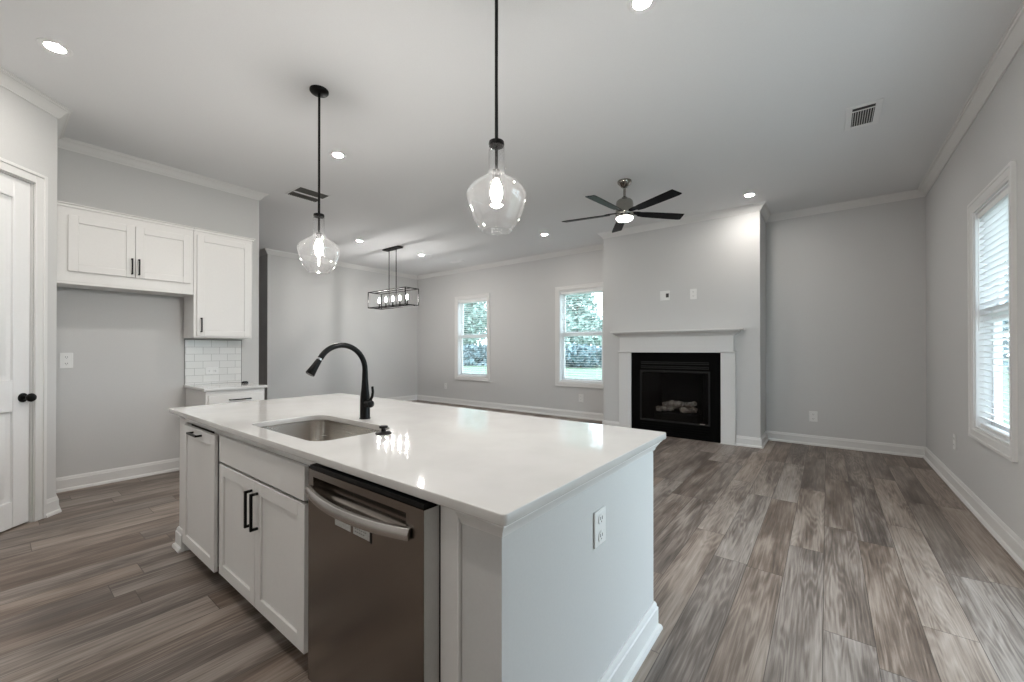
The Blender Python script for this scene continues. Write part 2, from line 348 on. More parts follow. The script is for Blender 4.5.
for z0, z1 in ((.20, .85), (1.08, 2.405)):
    pn = MB(PM); x0, x1 = a + st, b - st
    pn.box(x0, x1, .03, .04, z0, z1)
    # sloped raised field
    q = [(x0 + .03, .0285, z0 + .03), (x1 - .03, .0285, z0 + .03), (x1 - .03, .0285, z1 - .03), (x0 + .03, .0285, z1 - .03)]
    q2 = [(x0 + .065, .017, z0 + .065), (x1 - .065, .017, z0 + .065), (x1 - .065, .017, z1 - .065), (x0 + .065, .017, z1 - .065)]
    pn.add([*[(p[0], .031, p[2]) for p in q], *q2], [(0, 1, 5, 4), (1, 2, 6, 5), (2, 3, 7, 6), (3, 0, 4, 7), (4, 5, 6, 7), (0, 1, 2, 3)])
    pn.build('door_panel', M['door'], leaf)
kb = MB(PM @ Matrix.Translation((DW0 + .055, .012, .945)) @ Matrix.Rotation(R(90), 4, 'X'))
kb.lathe([(.034, 0), (.034, .006), (.030, .010), (.013, .012), (.012, .032), (.022, .038), (.031, .050), (.032, .060), (.026, .070), (.012, .075)], n=28)
kb.build('door_knob', M['black'], d)

# ------------------------------------------------------------------ windows and blinds
def window(n, label, fm, W, H, wall_t=T):
    """fm: frame whose origin is the opening's lower left corner on the room face"""
    t = thing(n, label, 'window', fm @ Vector((W / 2, 0, 0)), kind='structure')
    c = MB(fm @ Matrix(((1, 0, 0, 0), (0, 0, 1, 0), (0, 1, 0, 0), (0, 0, 0, 1))))     # sweep runs round the opening in the wall plane
    c.sweep([(0, 0), (W, 0), (W, H), (0, H)], [(0, 0), (0, -.012), (-.016, -.014), (-.022, -.018), (-.066, -.020), (-.070, -.025), (-.088, -.025), (-.088, 0)], closed=True)
    c.build('casing', M['trim'], t, smooth=25)
    j = MB(fm); j.box(0, .012, 0, wall_t, 0, H); j.box(W - .012, W, 0, wall_t, 0, H); j.box(.012, W - .012, 0, wall_t, 0, .012); j.box(.012, W - .012, 0, wall_t, H - .012, H)
    j.build('jamb', M['vinyl'], t)
    mid = H * .522; s = .056
    for nm, z0, z1, y0 in (('lower_sash', .012, mid + .045, .085), ('upper_sash', mid - .045, H - .012, .112)):
        f = MB(fm); a, b = .012, W - .012; y1 = y0 + .026
        f.box(a, a + s, y0, y1, z0, z1); f.box(b - s, b, y0, y1, z0, z1); f.box(a + s, b - s, y0, y1, z0, z0 + s); f.box(a + s, b - s, y0, y1, z1 - s - (.03 if nm == 'lower_sash' else 0), z1)
        sh = f.build(nm, M['vinyl'], t, .003)
        MB(fm).box(a + s - .004, b - s + .004, y0 + .010, y0 + .016, z0 + s - .004, z1 - s + .004).build('pane', M['pane'], sh)
    return t
def blind(label, fm, W, H, tilt, pitch=.047):
    t = thing('window_blind', label, 'blind', fm @ Vector((W / 2, .04, H - .05)), group='horizontal slat window blinds')
    MB(fm).box(.016, W - .016, .012, .066, H - .062, H - .014).build('head_rail', M['blind'], t, .003)
    s = MB(fm); z = H - .085; c, sn = math.cos(tilt) * .024, math.sin(tilt) * .024; yc = .042
    while z > .06:
        s.add([(x, yc + dy, z + dz) for x in (.020, W - .020) for dy, dz in ((-c, -sn), (0, .0025), (c, sn), (c, sn - .0025), (0, 0), (-c, -sn - .0025))],
              [(0, 1, 7, 6), (1, 2, 8, 7), (2, 3, 9, 8), (3, 4, 10, 9), (4, 5, 11, 10), (5, 0, 6, 11), (0, 1, 2, 3, 4, 5), (6, 7, 8, 9, 10, 11)])
        z -= pitch
    s.build('slats', M['blind'], t)
    MB(fm).box(.018, W - .018, .020, .064, .016, .036).build('bottom_rail', M['blind'], t, .003)
    cd = MB(fm)
    for x in (.14, W - .14):
        for y in (.0165, .0675): cd.tube([(x, y, .036), (x, y, H - .062)], .0012, 6)
    cd.build('ladder_cord', M['blind'], t)
    wd = MB(fm); wd.tube([(.075, .008, H - .06), (.078, .006, H - .95)], .004, 8); wd.build('tilt_wand', M['blind'], t)
    return t
fw = {}
for n, W_, lab in (('window_1', W1, 'left far window with white casing, nearest the chandelier'), ('window_2', W2, 'right far window with white casing, beside the chimney breast')):
    fm = frame((W_[0], YB, W_[2]), (1, 0, 0), (0, -1, 0)); fw[n] = (fm, W_[1] - W_[0], W_[3] - W_[2]); window(n, lab, *fw[n])
fm = frame((XR, W3[1], W3[2]), (0, -1, 0), (-1, 0, 0)); fw['window_3'] = (fm, W3[1] - W3[0], W3[3] - W3[2])
window('window_3', 'tall window with white casing on the right-hand wall', *fw['window_3'])
blind('white slat blind in the left far window near the chandelier', *fw['window_1'], R(-4))
blind('white slat blind in the far window beside the fireplace', *fw['window_2'], R(-4))
blind('white slat blind in the window on the right-hand wall', *fw['window_3'], R(-16))
# added unseen glazed door beside the camera, brings daylight onto the island end
for nm, fm, W_, H_, nk in (('added_daylight_door', frame((XR, W4[1], W4[2]), (0, -1, 0), (-1, 0, 0)), W4[1] - W4[0], W4[3] - W4[2], 2),):
  g = thing(nm, None, None, fm @ Vector((.9, 0, 0)), kind='structure')
  f = MB(fm); f.box(-.08, 0, -.018, 0, -.06, H_ + .08); f.box(W_, W_ + .08, -.018, 0, -.06, H_ + .08); f.box(0, W_, -.018, 0, H_, H_ + .08); f.build('casing', M['trim'], g)
  for k in range(nk):
    pw_ = W_ / nk; x0 = k * pw_; f = MB(fm); s_ = .06
    f.box(x0, x0 + s_, .06, .1, 0, H_); f.box(x0 + pw_ - s_, x0 + pw_, .06, .1, 0, H_); f.box(x0 + s_, x0 + pw_ - s_, .06, .1, 0, s_); f.box(x0 + s_, x0 + pw_ - s_, .06, .1, H_ - s_, H_)
    sh = f.build('sash', M['vinyl'], g); MB(fm).box(x0 + s_, x0 + pw_ - s_, .077, .083, s_, H_ - s_).build('pane', M['pane'], sh)

# ------------------------------------------------------------------ cabinet pieces
def shaker(fm, x0, x1, z0, z1, name, parent, th=.019, st=.058, material=None):
    """door or drawer front: stiles and rails round a recessed field; its face is at local y = 0"""
    m = material or M['cabinet']; mb = MB(fm)
    mb.box(x0, x0 + st, 0, th, z0, z1); mb.box(x1 - st, x1, 0, th, z0, z1); mb.box(x0 + st, x1 - st, 0, th, z0, z0 + st); mb.box(x0 + st, x1 - st, 0, th, z1 - st, z1)
    mb.box(x0 + st, x1 - st, .009, th, z0 + st, z1 - st)
    return mb.build(name, m, parent, .0018)
def pull(fm, c, L, vert, parent):
    """square bar pull standing off a face"""
    mb = MB(fm); x, z = c; r = .0055; so = .034
    if vert:
        mb.box(x - r, x + r, -so, -so + 2 * r, z - L / 2, z + L / 2)
        for s in (-1, 1): mb.box(x - r, x + r, -so + r, 0, z + s * (L / 2 - r) - r, z + s * (L / 2 - r) + r)
    else:
        mb.box(x - L / 2, x + L / 2, -so, -so + 2 * r, z - r, z + r)
        for s in (-1, 1): mb.box(x + s * (L / 2 - r) - r, x + s * (L / 2 - r) + r, -so + r, 0, z - r, z + r)
    return mb.build('handle', M['black'], parent, .001)

# ------------------------------------------------------------------ island
IX0, IX1, IY0, IY1 = -3.413, -.5872, .7367, 1.9493
CT = .914; CB = .886
PXR, PYB = -.637, 1.908                                              # faces of the island's half wall
FY = .787
FRI = frame((0, FY - .020, 0), (1, 0, 0), (0, -1, 0))                # plane of the door faces
e = thing('island_half_wall', 'grey painted half wall closing the right end and back of the island', 'half wall', (PXR - .1, 1.3, 0))
hb = MB(); hb.prism([(PXR, .789), (PXR, PYB), (-3.25, PYB), (-3.25, PYB - .12), (-.775, PYB - .12), (-.775, .789)], 0, CB - .001)
hb.build('wall_body', M['wall'], e, smooth=0)
MLD = [(0, -.052), (.006, -.052), (.009, -.040), (.020, -.026), (.026, -.016), (.030, -.014), (.030, 0), (0, 0)]
MB().sweep([(-.775, .789), (PXR, .789), (PXR, PYB), (-3.25, PYB)], [(-o, u) for o, u in MLD], CB - .001).build('moulding', M['trim'], e, smooth=25)
MB().sweep([(-.775, .789), (PXR, .789), (PXR, PYB), (-3.25, PYB)], [(-o, u) for o, u in [(0, 0), (.032, 0), (.032, .010), (.027, .022), (.017, .028), (.017, .104), (.012, .108), (.011, .120), (.005, .132), (0, .132)]]).build('baseboard', M['trim'], e, smooth=25)
po = MB(); po.box(-.846, -.777, .776, 1.35, 0, CB - .001)
po.build('filler_post', M['cabinet'], e, .002)
le = thing('island_end_panel', 'white end panel with a small base at the left end of the island', 'panel', (-3.32, 1.2, 0))
MB().box(-3.375, -3.262, .789, 1.90, 0, CB - .001).build('panel', M['cabinet'], le, .002)
MB().sweep([(-3.375, 1.90), (-3.375, .789), (-3.262, .789)], [(-o, u) for o, u in BASE]).build('baseboard', M['trim'], le, smooth=25)
MB().sweep([(-3.375, 1.90), (-3.375, .789), (-3.262, .789)], [(-o * .55, u * .7) for o, u in MLD], CB - .001).build('moulding', M['trim'], le, smooth=25)

def carcass(mb, x0, x1, y0, y1, z0, z1, st=.04, top=True):
    t = .018
    mb.box(x0, x0 + t, y0 + .019, y1, z0, z1); mb.box(x1 - t, x1, y0 + .019, y1, z0, z1); mb.box(x0 + t, x1 - t, y0 + .019, y1, z0, z0 + t); mb.box(x0 + t, x1 - t, y1 - t, y1, z0 + t, z1)
    mb.box(x0, x0 + st, y0, y0 + .019, z0, z1); mb.box(x1 - st, x1, y0, y0 + .019, z0, z1); mb.box(x0 + st, x1 - st, y0, y0 + .019, z1 - .045, z1); mb.box(x0 + st, x1 - st, y0, y0 + .019, z0, z0 + .03)
    return mb
pc = thing('pullout_cabinet', 'narrow white island cabinet with a slightly open pull-out door and short black pull', 'cabinet', (-2.95, 1.1, 0))
carcass(MB(), -3.258, -2.660, FY, 1.40, .108, CB - .002).build('body', M['cabinet'], pc, .001)
MB().box(-3.258, -2.660, .87, .885, 0, .107).build('toe_kick', M['toekick_shade'], pc)
MB().box(-3.235, -2.685, FY + .03, FY + .05, .13, .86).build('gap_shade', M['dark'], pc)  # dark sheet painting the shade in the open door's gap
fmp = frame((0, .752, 0), (1, 0, 0), (0, -1, 0))
pd = shaker(fmp, -3.150, -2.585, .105, .838, 'door', pc, st=.060)
pull(fmp, (-2.865, .812), .16, False, pd)
sc = thing('sink_cabinet', 'wide white island cabinet with two doors under the sink', 'cabinet', (-2.07, 1.1, 0))
carcass(MB(), -2.657, -1.492, FY, 1.40, .108, CB - .002, .06).build('body', M['cabinet'], sc, .001)
MB().box(-2.657, -1.492, .87, .885, 0, .107).build('toe_kick', M['toekick_shade'], sc)
MB(FRI).box(-2.560, -1.612, 0, .019, .703, .840).build('drawer_front', M['cabinet'], sc, .002)
for x0, x1, hx in ((-2.560, -2.0875, -2.118), (-2.0845, -1.612, -2.054)):
    dd = shaker(FRI, x0, x1, .106, .690, 'door', sc); pull(FRI, (hx, .560), .17, True, dd)

# dishwasher
dw = thing('dishwasher', 'stainless steel dishwasher with bowed handle built into the island', 'dishwasher', (-1.17, 1.05, 0))
DX0, DX1, DY = -1.486, -.851, .722
MB().box(DX0 + .004, DX1 - .004, .80, 1.36, .10, .868).build('tub', M['dark'], dw)
MB().box(DX0 + .01, DX1 - .01, .86, .88, 0, .098).build('kick_plate', M['firebox'], dw)
# door: front skin with a scooped pocket behind the handle
dm = MB(); zc0, zc1 = .765, .842; xa, xb = DX0 + .035, DX1 - .075
dm.box(DX0, DX1, DY, DY + .055, .105, zc0); dm.box(DX0, xa, DY, DY + .055, zc0, zc1); dm.box(xb, DX1, DY, DY + .055, zc0, zc1); dm.box(DX0, DX1, DY, DY + .055, zc1, .866)
door = dm.build('door', M['steel'], dw, smooth=0)
pk = MB(); n = 16
prof = [(DY + .001, zc1), (DY + .02, zc1 - .008), (DY + .034, zc1 - .022), (DY + .040, zc1 - .045), (DY + .034, zc0 + .010), (DY + .015, zc0 + .001), (DY + .001, zc0)]
vs = [(x, y, z) for x in (xa - .001, xb + .001) for y, z in prof]; k = len(prof)
pk.add(vs, [(i, i + 1, k + i + 1, k + i) for i in range(k - 1)] + [tuple(range(k)), tuple(range(k, 2 * k))])
pk.build('handle_pocket', M['steel'], door, smooth=60)
hd = MB(); n = 20; vs = []; fs = []
hx0, hx1 = DX0 + .004, DX1 - .052
for i in range(n + 1):
    u = i / n; x = hx0 + (hx1 - hx0) * u; bow = .036 * (1 - (2 * u - 1) ** 2) + .012
    yf = DY - bow; zb = .772 - .006 * (1 - (2 * u - 1) ** 2)
    vs += [(x, yf, zb), (x, yf - .003, zb + .018), (x, yf + .002, zb + .034), (x, yf + .014, zb + .036), (x, yf + .016, zb + .002)]
for i in range(n):
    fs += [(i * 5 + j, i * 5 + (j + 1) % 5, (i + 1) * 5 + (j + 1) % 5, (i + 1) * 5 + j) for j in range(5)]
fs += [tuple(range(5)), tuple(n * 5 + j for j in range(5))]
hd.add(vs, fs)
for x in (hx0 + .012, hx1 - .012): hd.box(x - .012, x + .012, DY - .008, DY + .002, .776, .804)
hd.build('handle', M['steel_light'], dw, .0015, smooth=50)
MB().box(DX0 + .004, DX1 - .004, DY + .004, DY + .055, .867, .880).build('control_strip', M['black'], dw)
for x0, x1, nm in ((-1.30, -1.205, 'energy_label'), (-1.190, -1.10, 'energy_label')):
    MB().box(x0, x1, DY - .0012, DY - .0002, .712, .752).build(nm, M['label_paper'], door)
MB().box(-1.0995, -1.090, DY - .0012, DY - .0002, .708, .752).build('label_edge', M['black'], door)
MB().box(DX1 + .0002, DX1 + .0016, DY + .001, DY + .054, .106, .865).build('lit_side_strip', M['edge'], door)  # thin pale strip painting the light that falls on the door's side
lt = MB()
for r in range(3):
    for i in range(7 - r): lt.box(-1.180 + i * .011, -1.180 + i * .011 + .008, DY - .0016, DY - .0012, .740 - r * .010, .744 - r * .010)
lt.build('label_print', M['grout_edge'], door)

# countertop with the sink cut-out
def rrect(x0, x1, y0, y1, r, n=6):
    pts = []
    for cx, cy, a in ((x1 - r, y1 - r, 0), (x0 + r, y1 - r, 90), (x0 + r, y0 + r, 180), (x1 - r, y0 + r, 270)):
        pts += [(cx + r * math.cos(R(a + 90 * i / n)), cy + r * math.sin(R(a + 90 * i / n))) for i in range(n + 1)]
    return pts
SX0, SX1, SY0, SY1 = -2.375, -1.660, .838, 1.232
def slab(name, loops, z0, z1, m, rb=.003):
    cu = bpy.data.curves.new(name, 'CURVE'); cu.dimensions = '2D'; cu.fill_mode = 'BOTH'; cu.extrude = (z1 - z0) / 2 - rb; cu.bevel_depth = rb; cu.bevel_resolution = 2; cu.offset = -rb
    for lp in loops:
        sp = cu.splines.new('POLY'); sp.points.add(len(lp) - 1); sp.use_cyclic_u = True
        for p, q in zip(sp.points, lp): p.co = (q[0], q[1], 0, 1)
    tmp = bpy.data.objects.new('tmp', cu); COL.objects.link(tmp); bpy.context.view_layer.update()
    me = bpy.data.meshes.new_from_object(tmp.evaluated_get(bpy.context.evaluated_depsgraph_get())); bpy.data.objects.remove(tmp); bpy.data.curves.remove(cu)
    me.name = name; me.transform(Matrix.Translation((0, 0, (z0 + z1) / 2))); me.materials.clear(); me.materials.append(m)
    o = bpy.data.objects.new(name, me); COL.objects.link(o); me.polygons.foreach_set('use_smooth', [True] * len(me.polygons)); me.set_sharp_from_angle(angle=R(40))
    return o
tag(slab('countertop', [rrect(IX0, IX1, IY0, IY1, .014), rrect(SX0, SX1, SY0, SY1, .075)], CB, CT, M['quartz']), 'long white quartz countertop of the kitchen island', 'countertop')
sk = thing('undermount_sink', 'stainless steel undermount sink in the island countertop', 'sink', ((SX0 + SX1) / 2, (SY0 + SY1) / 2, .70))
rings = []
for off, z in ((.030, CB - .002), (-.004, CB - .002), (-.004, CB - .004), (.006, .74), (.014, .715), (.035, .700), (.075, .694)):
    o = off if off >= 0 else 0
    s = -.030 if off == .030 else off
    rings.append([(x, y, z) for x, y in rrect(SX0 + s, SX1 - s, SY0 + s, SY1 - s, max(.03, .078 - abs(s) * .4), 8)])
bs = MB(); k = len(rings[0]); vs = [p for r in rings for p in r]
bs.add(vs, [(i * k + j, i * k + (j + 1) % k, (i + 1) * k + (j + 1) % k, (i + 1) * k + j) for i in range(len(rings) - 1) for j in range(k)] + [tuple((len(rings) - 1) * k + j for j in range(k))])
bs.build('basin', M['sinksteel'], sk, smooth=60)
MB().lathe([(.052, .6945), (.052, .698), (.040, .699), (.034, .6955), (.010, .6950)], ((SX0 + SX1) / 2, (SY0 + SY1) / 2 + .05, 0), 28).build('drain', M['chrome'], sk)
# faucet
fx, fy = -2.032, 1.302
fc = thing('faucet', 'matte black gooseneck kitchen faucet standing behind the island sink', 'faucet', (fx, fy, CT))
MB().lathe([(.030, CT), (.030, CT + .004), (.0275, CT + .008), (.0265, CT + .10), (.0245, CT + .13), (.020, CT + .17), (.0165, CT + .22)], (fx, fy, 0), 28).build('body', M['black'], fc, smooth=50)
path = [(fx, fy, CT + .215)]; Rr = .137; zc = 1.185
path += [(fx, fy, CT + .25), (fx, fy, zc)]
for i in range(1, 19):
    a = R(150 * i / 18); path.append((fx, fy - Rr + Rr * math.cos(a), zc + Rr * math.sin(a)))
MB().tube(path, [.0165, .0155] + [.0145] * (len(path) - 2), 18).build('spout', M['black'], fc, smooth=50)
pe = Vector(path[-1]); dr = (Vector(path[-1]) - Vector(path[-2])).normalized()
MB().tube([pe - dr * .001, pe + dr * .010], .0130, 18).build('collar', M['chrome'], fc)
q0 = pe + dr * .010
MB().tube([q0, q0 + dr * .010, q0 + dr * .045, q0 + dr * .082, q0 + dr * .086], [.0145, .0150, .0185, .0235, .021], 20).build('spray_head', M['black'], fc, smooth=50)
lv = MB(); lv.tube([(fx + .02, fy, 1.0), (fx + .058, fy, 1.0)], [.022, .020], 20); lv.tube([(fx + .056, fy, 1.0), (fx + .064, fy, 1.0)], [.020, .012], 20)
lv.tube([(fx + .046, fy, 1.012), (fx + .062, fy + .004, 1.04), (fx + .066, fy + .006, 1.065), (fx + .058, fy + .008, 1.095)], [.008, .0075, .007, .0065], 12)
lv.build('lever', M['black'], fc, smooth=50)
sx, sy = -1.600, 1.120
sd = thing('sink_air_switch', 'black round button with flat base on the countertop beside the sink', 'soap dispenser', (sx, sy, CT))
MB().lathe([(.036, CT), (.036, CT + .003), (.030, CT + .008), (.014, CT + .011)], (sx, sy, 0), 28).build('base', M['bronze'], sd, smooth=50)
MB().lathe([(.011, CT + .010), (.010, CT + .024), (.019, CT + .026), (.0195, CT + .034), (.014, CT + .037)], (sx, sy, 0), 24).build('button', M['bronze'], sd, smooth=50)

# ------------------------------------------------------------------ electrical plates
def outlet(label, fm, wd, ht, kinds, name='wall_outlet', cat='outlet', group=None):
    """plate centred on the frame origin; kinds: one entry per gang"""
    t = thing(name, label, cat, fm @ Vector((0, 0, 0)), group=group)
    MB(fm).box(-wd / 2, wd / 2, -.007, -.0005, -ht / 2, ht / 2).build('plate', M['white_plastic'], t, .003, 2)
    gw = wd / len(kinds)
    for i, kd in enumerate(kinds):
        cx = -wd / 2 + gw * (i + .5)
        if kd == 'duplex':
            for s in (-1, 1):
                rc = MB(fm); pts = rrect(cx - .019, cx + .019, -.017, .017, .012, 4)
                rc.m = fm @ Matrix(((1, 0, 0, 0), (0, 0, 1, 0), (0, 1, 0, s * .030), (0, 0, 0, 1))); rc.prism(pts, -.010, -.0065); o = rc.build('socket', M['white_plastic'], t)
                sl = MB(fm)
                for dx in (-.007, .007): sl.box(cx + dx - .0015, cx + dx + .0015, -.0106, -.0099, s * .030 - .002, s * .030 + .009)
                sl.box(cx - .002, cx + .002, -.0106, -.0099, s * .030 - .011, s * .030 - .007); sl.build('slot', M['slot'], o)
        elif kd == 'blank': MB(fm).box(cx - .003, cx + .003, -.0085, -.0068, ht * .3, ht * .3 + .006).build('screw', M['white_plastic'], t)
        elif kd == 'cable':
            MB(fm).box(cx - .021, cx + .021, -.012, -.0068, -.030, .030).build('cable_port', M['slot'], t, .004)
        elif kd == 'rocker': MB(fm).box(cx - .020, cx + .020, -.0105, -.0068, -.038, .038).build('rocker', M['white_plastic'], t, .002)
    return t
WB = lambda x, z, y=YB: frame((x, y, z), (1, 0, 0), (0, -1, 0))
outlet('white double-gang plate with a dark cable port, left of the two above the mantel', WB(-1.93, 2.122, YC), .145, .145, ['blank', 'cable'])
outlet('white single outlet plate, right of the two plates above the mantel', WB(-1.527, 2.112, YC), .092, .15, ['duplex'])
outlet('white outlet plate low on the recessed wall right of the fireplace', WB(-.15, .39), .09, .142, ['duplex'])
outlet('white outlet plate under the far window beside the chimney breast', WB(-3.69, .385), .10, .15, ['duplex'])
outlet('white outlet plate low on the far wall left of the left far window', WB(-7.40, .42), .09, .142, ['duplex'])
outlet('white outlet plate on the right-hand wall low beside the tall window', frame((XR, 5.57, .44), (0, -1, 0), (-1, 0, 0)), .09, .142, ['duplex'])
outlet('white outlet plate on the wall of the empty refrigerator alcove', frame((XL, .455, 1.20), (0, 1, 0), (1, 0, 0)), .085, .142, ['duplex'])
outlet('white outlet plate on the grey right end of the kitchen island', frame((PXR, 1.335, .672), (0, 1, 0), (1, 0, 0)), .09, .125, ['duplex'])

# ------------------------------------------------------------------ left wall cabinets
def FL(x): return frame((x, 0, 0), (0, 1, 0), (1, 0, 0))             # local x = world y, local z = world z
CF = XL + .35                                                        # upper cabinet face frame
CAPP = [(0, -.032), (.012, -.032), (.014, -.014), (.026, -.008), (.026, 0), (0, 0)]
UZ1 = 2.555
fc2 = thing('refrigerator_cabinet', 'wide white two-door wall cabinet above the empty refrigerator alcove', 'cabinet', (CF - .17, .85, 1.88))
fb = MB(FL(CF)); y0, y1 = .352, 1.322
fb.box(y0, y1, 0, .346, 1.895, UZ1); fb.build('body', M['cabinet'], fc2, .001)
MB(FL(CF)).box(y0, y1, -.004, .30, 1.872, 1.894).build('bottom_rail', M['cabinet'], fc2, .001)
MB().sweep([(CF, y1), (CF, y0)], [(o, u) for o, u in CAPP], UZ1 + .018).build('cornice', M['cabinet'], fc2)
FD = FL(CF + .019)
for a, b, hx in ((.432, .866, .843), (.870, 1.296, .893)):
    dd = shaker(FD, a, b, 1.985, 2.472, 'door', fc2, st=.062); pull(FD, (hx, 2.085), .15, True, dd)
wc = thing('wall_cabinet', 'tall white single-door wall cabinet above the tiled backsplash', 'cabinet', (CF - .17, 1.6, 1.43))
MB(FL(CF)).box(1.325, 1.872, 0, .346, 1.428, UZ1).build('body', M['cabinet'], wc, .001)
MB().sweep([(XL + .002, 1.872), (CF, 1.872), (CF, 1.325)], [(o, u) for o, u in CAPP], UZ1 + .018).build('cornice', M['cabinet'], wc)
dd = shaker(FD, 1.350, 1.850, 1.445, 2.500, 'door', wc, st=.062); pull(FD, (1.385, 1.56), .15, True, dd)
struct(MB().box(XL, XL + .008, 1.338, 1.880, .916, 1.412).build('trim_3', M['tile'], smooth=0), 'white subway tile backsplash between wall cabinet and small counter', 'backsplash')
struct(MB().box(XL, XL + .010, 1.330, 1.338, .916, 1.412).box(XL, XL + .010, 1.880, 1.886, .916, 1.412).box(XL, XL + .010, 1.330, 1.886, 1.412, 1.420).build('trim_4', M['grout_edge'], smooth=0))
outlet('white outlet plate on the subway tile backsplash', frame((XL + .0085, 1.585, 1.06), (0, 1, 0), (1, 0, 0)) @ Matrix.Rotation(R(90), 4, 'Y'), .08, .125, ['duplex'])
bc = thing('base_cabinet', 'small white base cabinet with a drawer under the backsplash', 'cabinet', (-5.2, 1.6, 0))
BF = -4.875
carcass(MB(frame((0, 0, 0), (0, 1, 0), (1, 0, 0))), 1.345, 1.885, -BF, -XL - .004, .108, CB - .002).build('body', M['cabinet'], bc, .001)
MB().box(BF - .09, BF - .075, 1.345, 1.885, 0, .107).build('toe_kick', M['toekick_shade'], bc)
FB_ = FL(BF + .020)
dwr = MB(FB_).box(1.368, 1.862, 0, .019, .705, .842).build('drawer', M['cabinet'], bc, .002); pull(FB_, (1.640, .785), .20, False, dwr)
for a, b, hx in ((1.368, 1.6135, 1.585), (1.6165, 1.862, 1.645)):
    dd = shaker(FB_, a, b, .115, .692, 'door', bc); pull(FB_, (hx, .58), .15, True, dd)
tag(slab('countertop', [rrect(XL + .011, -4.842, 1.322, 1.905, .008)], CB, CT, M['quartz']), 'short quartz countertop on the small cabinet below the backsplash', 'countertop')
bh = MB(); bh.box(-5.315, -5.295, 1.808, 1.876, CT + .0005, CT + .018)
bh.box(-5.311, -5.299, 1.818, 1.866, CT + .018, CT + .024)
tag(bh.build('cabinet_pull', M['black'], None, .003), 'small black metal piece lying on the short quartz counter by the tiles', 'hardware')

# ------------------------------------------------------------------ fireplace
mt = thing('fireplace_mantel', 'grey painted wooden mantel surround around the black fireplace', 'mantel', (-1.81, YC, 0))
LY = YC - .042
sh = MB(); sh.box(-2.720, -.872, YC - .205, YC - .001, 1.567, 1.590); sh.build('shelf', M['trim'], mt, .003)
MB().sweep([(FX1 - .02, YC - .001), (FX1 - .02, LY - .012), (FX0 + .02, LY - .012), (FX0 + .02, YC - .001)][::-1], [(-o, u) for o, u in [(0, -.07), (.008, -.07), (.014, -.058), (.036, -.038), (.075, -.016), (.088, -.013), (.09, 0), (0, 0)]], 1.566).build('cornice', M['trim'], mt, smooth=25)
fr = MB(); fr.box(FX0 + .02, FX1 - .02, LY - .012, YC - .001, 1.262, 1.566); fr.build('frieze', M['trim'], mt, .002)
MB().box(FX0 - .006, FX1 + .006, LY - .028, YC - .001, 1.262, 1.284).build('moulding', M['trim'], mt, .004)
for a, b in ((FX0, -2.447), (-1.166, FX1)):
    MB().box(a, b, LY, YC - .001, 0.012, 1.261).build('pilaster', M['trim'], mt, .003)
    MB().box(a - .006, b + .006, LY - .010, YC - .001, 0, .011).build('base_block', M['trim'], mt, .001)
gf = thing('gas_fireplace', 'black gas fireplace insert with ceramic logs behind glass', 'fireplace', (-1.81, YC + .2, 0))
sf = MB(); wall_holes(sf, 'x', -2.446, -1.167, YC - .020, YC - .001, [(-2.285, -1.325, .22, .985)], 0, 1.261); sf.build('facing', M['firebox'], gf, smooth=0)
gl = MB(); z0, z1, a, b = .215, .990, -2.305, -1.305
gl.box(a, a + .020, YC - .032, YC - .021, z0, z1); gl.box(b - .020, b, YC - .032, YC - .021, z0, z1); gl.box(a + .02, b - .02, YC - .032, YC - .021, z0, z0 + .022); gl.box(a + .02, b - .02, YC - .032, YC - .021, z1 - .022, z1)
gfr = gl.build('glass_frame', M['fire_trim'], gf, .002)
MB().box(a + .02, b - .02, YC - .026, YC - .023, z0 + .022, z1 - .022).build('glass', M['fireglass'], gfr)
lo = MB()
for z in (1.020, 1.045, 1.085, 1.110): lo.box(-2.29, -1.32, YC - .030, YC - .021, z, z + .012)
lo.build('upper_louvre', M['fire_trim'], gf, .002)
lo = MB()
for z in (.060, .095, .130, .165): lo.box(-2.29, -1.32, YC - .030, YC - .021, z, z + .010)
lo.build('lower_louvre', M['firebox'], gf, .002)
MB().box(-1.435, -1.375, YC - .035, YC - .0322, .232, .243).build('badge', M['chrome'], gf)
fbx = MB(); X0, X1, Y0, Y1, Z0, Z1 = -2.292, -1.318, YC, YC + .42, .206, .995
fbx.add([(X0, Y0, Z0), (X1, Y0, Z0), (X1 - .18, Y1, Z0), (X0 + .18, Y1, Z0), (X0, Y0, Z1), (X1, Y0, Z1), (X1 - .18, Y1, Z1), (X0 + .18, Y1, Z1)], [(0, 1, 2, 3), (4, 5, 6, 7), (0, 3, 7, 4), (1, 2, 6, 5), (3, 2, 6, 7)])
fbx.build('firebox', M['firebrick'], gf, smooth=0)
MB().box(-2.12, -1.48, YC + .06, YC + .28, .207, .345).build('burner', M['firebrick'], gf, .01)
random.seed(3)
for p, q, r in (((-2.10, YC + .10, .345), (-1.86, YC + .16, .36), .042), ((-1.93, YC + .14, .42), (-1.70, YC + .08, .45), .040), ((-1.74, YC + .10, .35), (-1.50, YC + .07, .37), .044),
                ((-1.70, YC + .20, .42), (-1.52, YC + .06, .465), .038), ((-2.04, YC + .22, .40), (-1.60, YC + .24, .41), .055), ((-1.98, YC + .07, .415), (-1.86, YC + .2, .46), .032)):
    p, q = Vector(p) + Vector((0, 0, .045)), Vector(q) + Vector((0, 0, .045)); pts = [p.lerp(q, i / 8) + Vector((0, random.uniform(-.008, .008), random.uniform(-.008, .008))) for i in range(9)]
    MB().tube(pts, [r * random.uniform(.8, 1.1) * (.75 if i in (0, 8) else 1) for i in range(9)], 12).build('log', M['log'], gf, smooth=70)

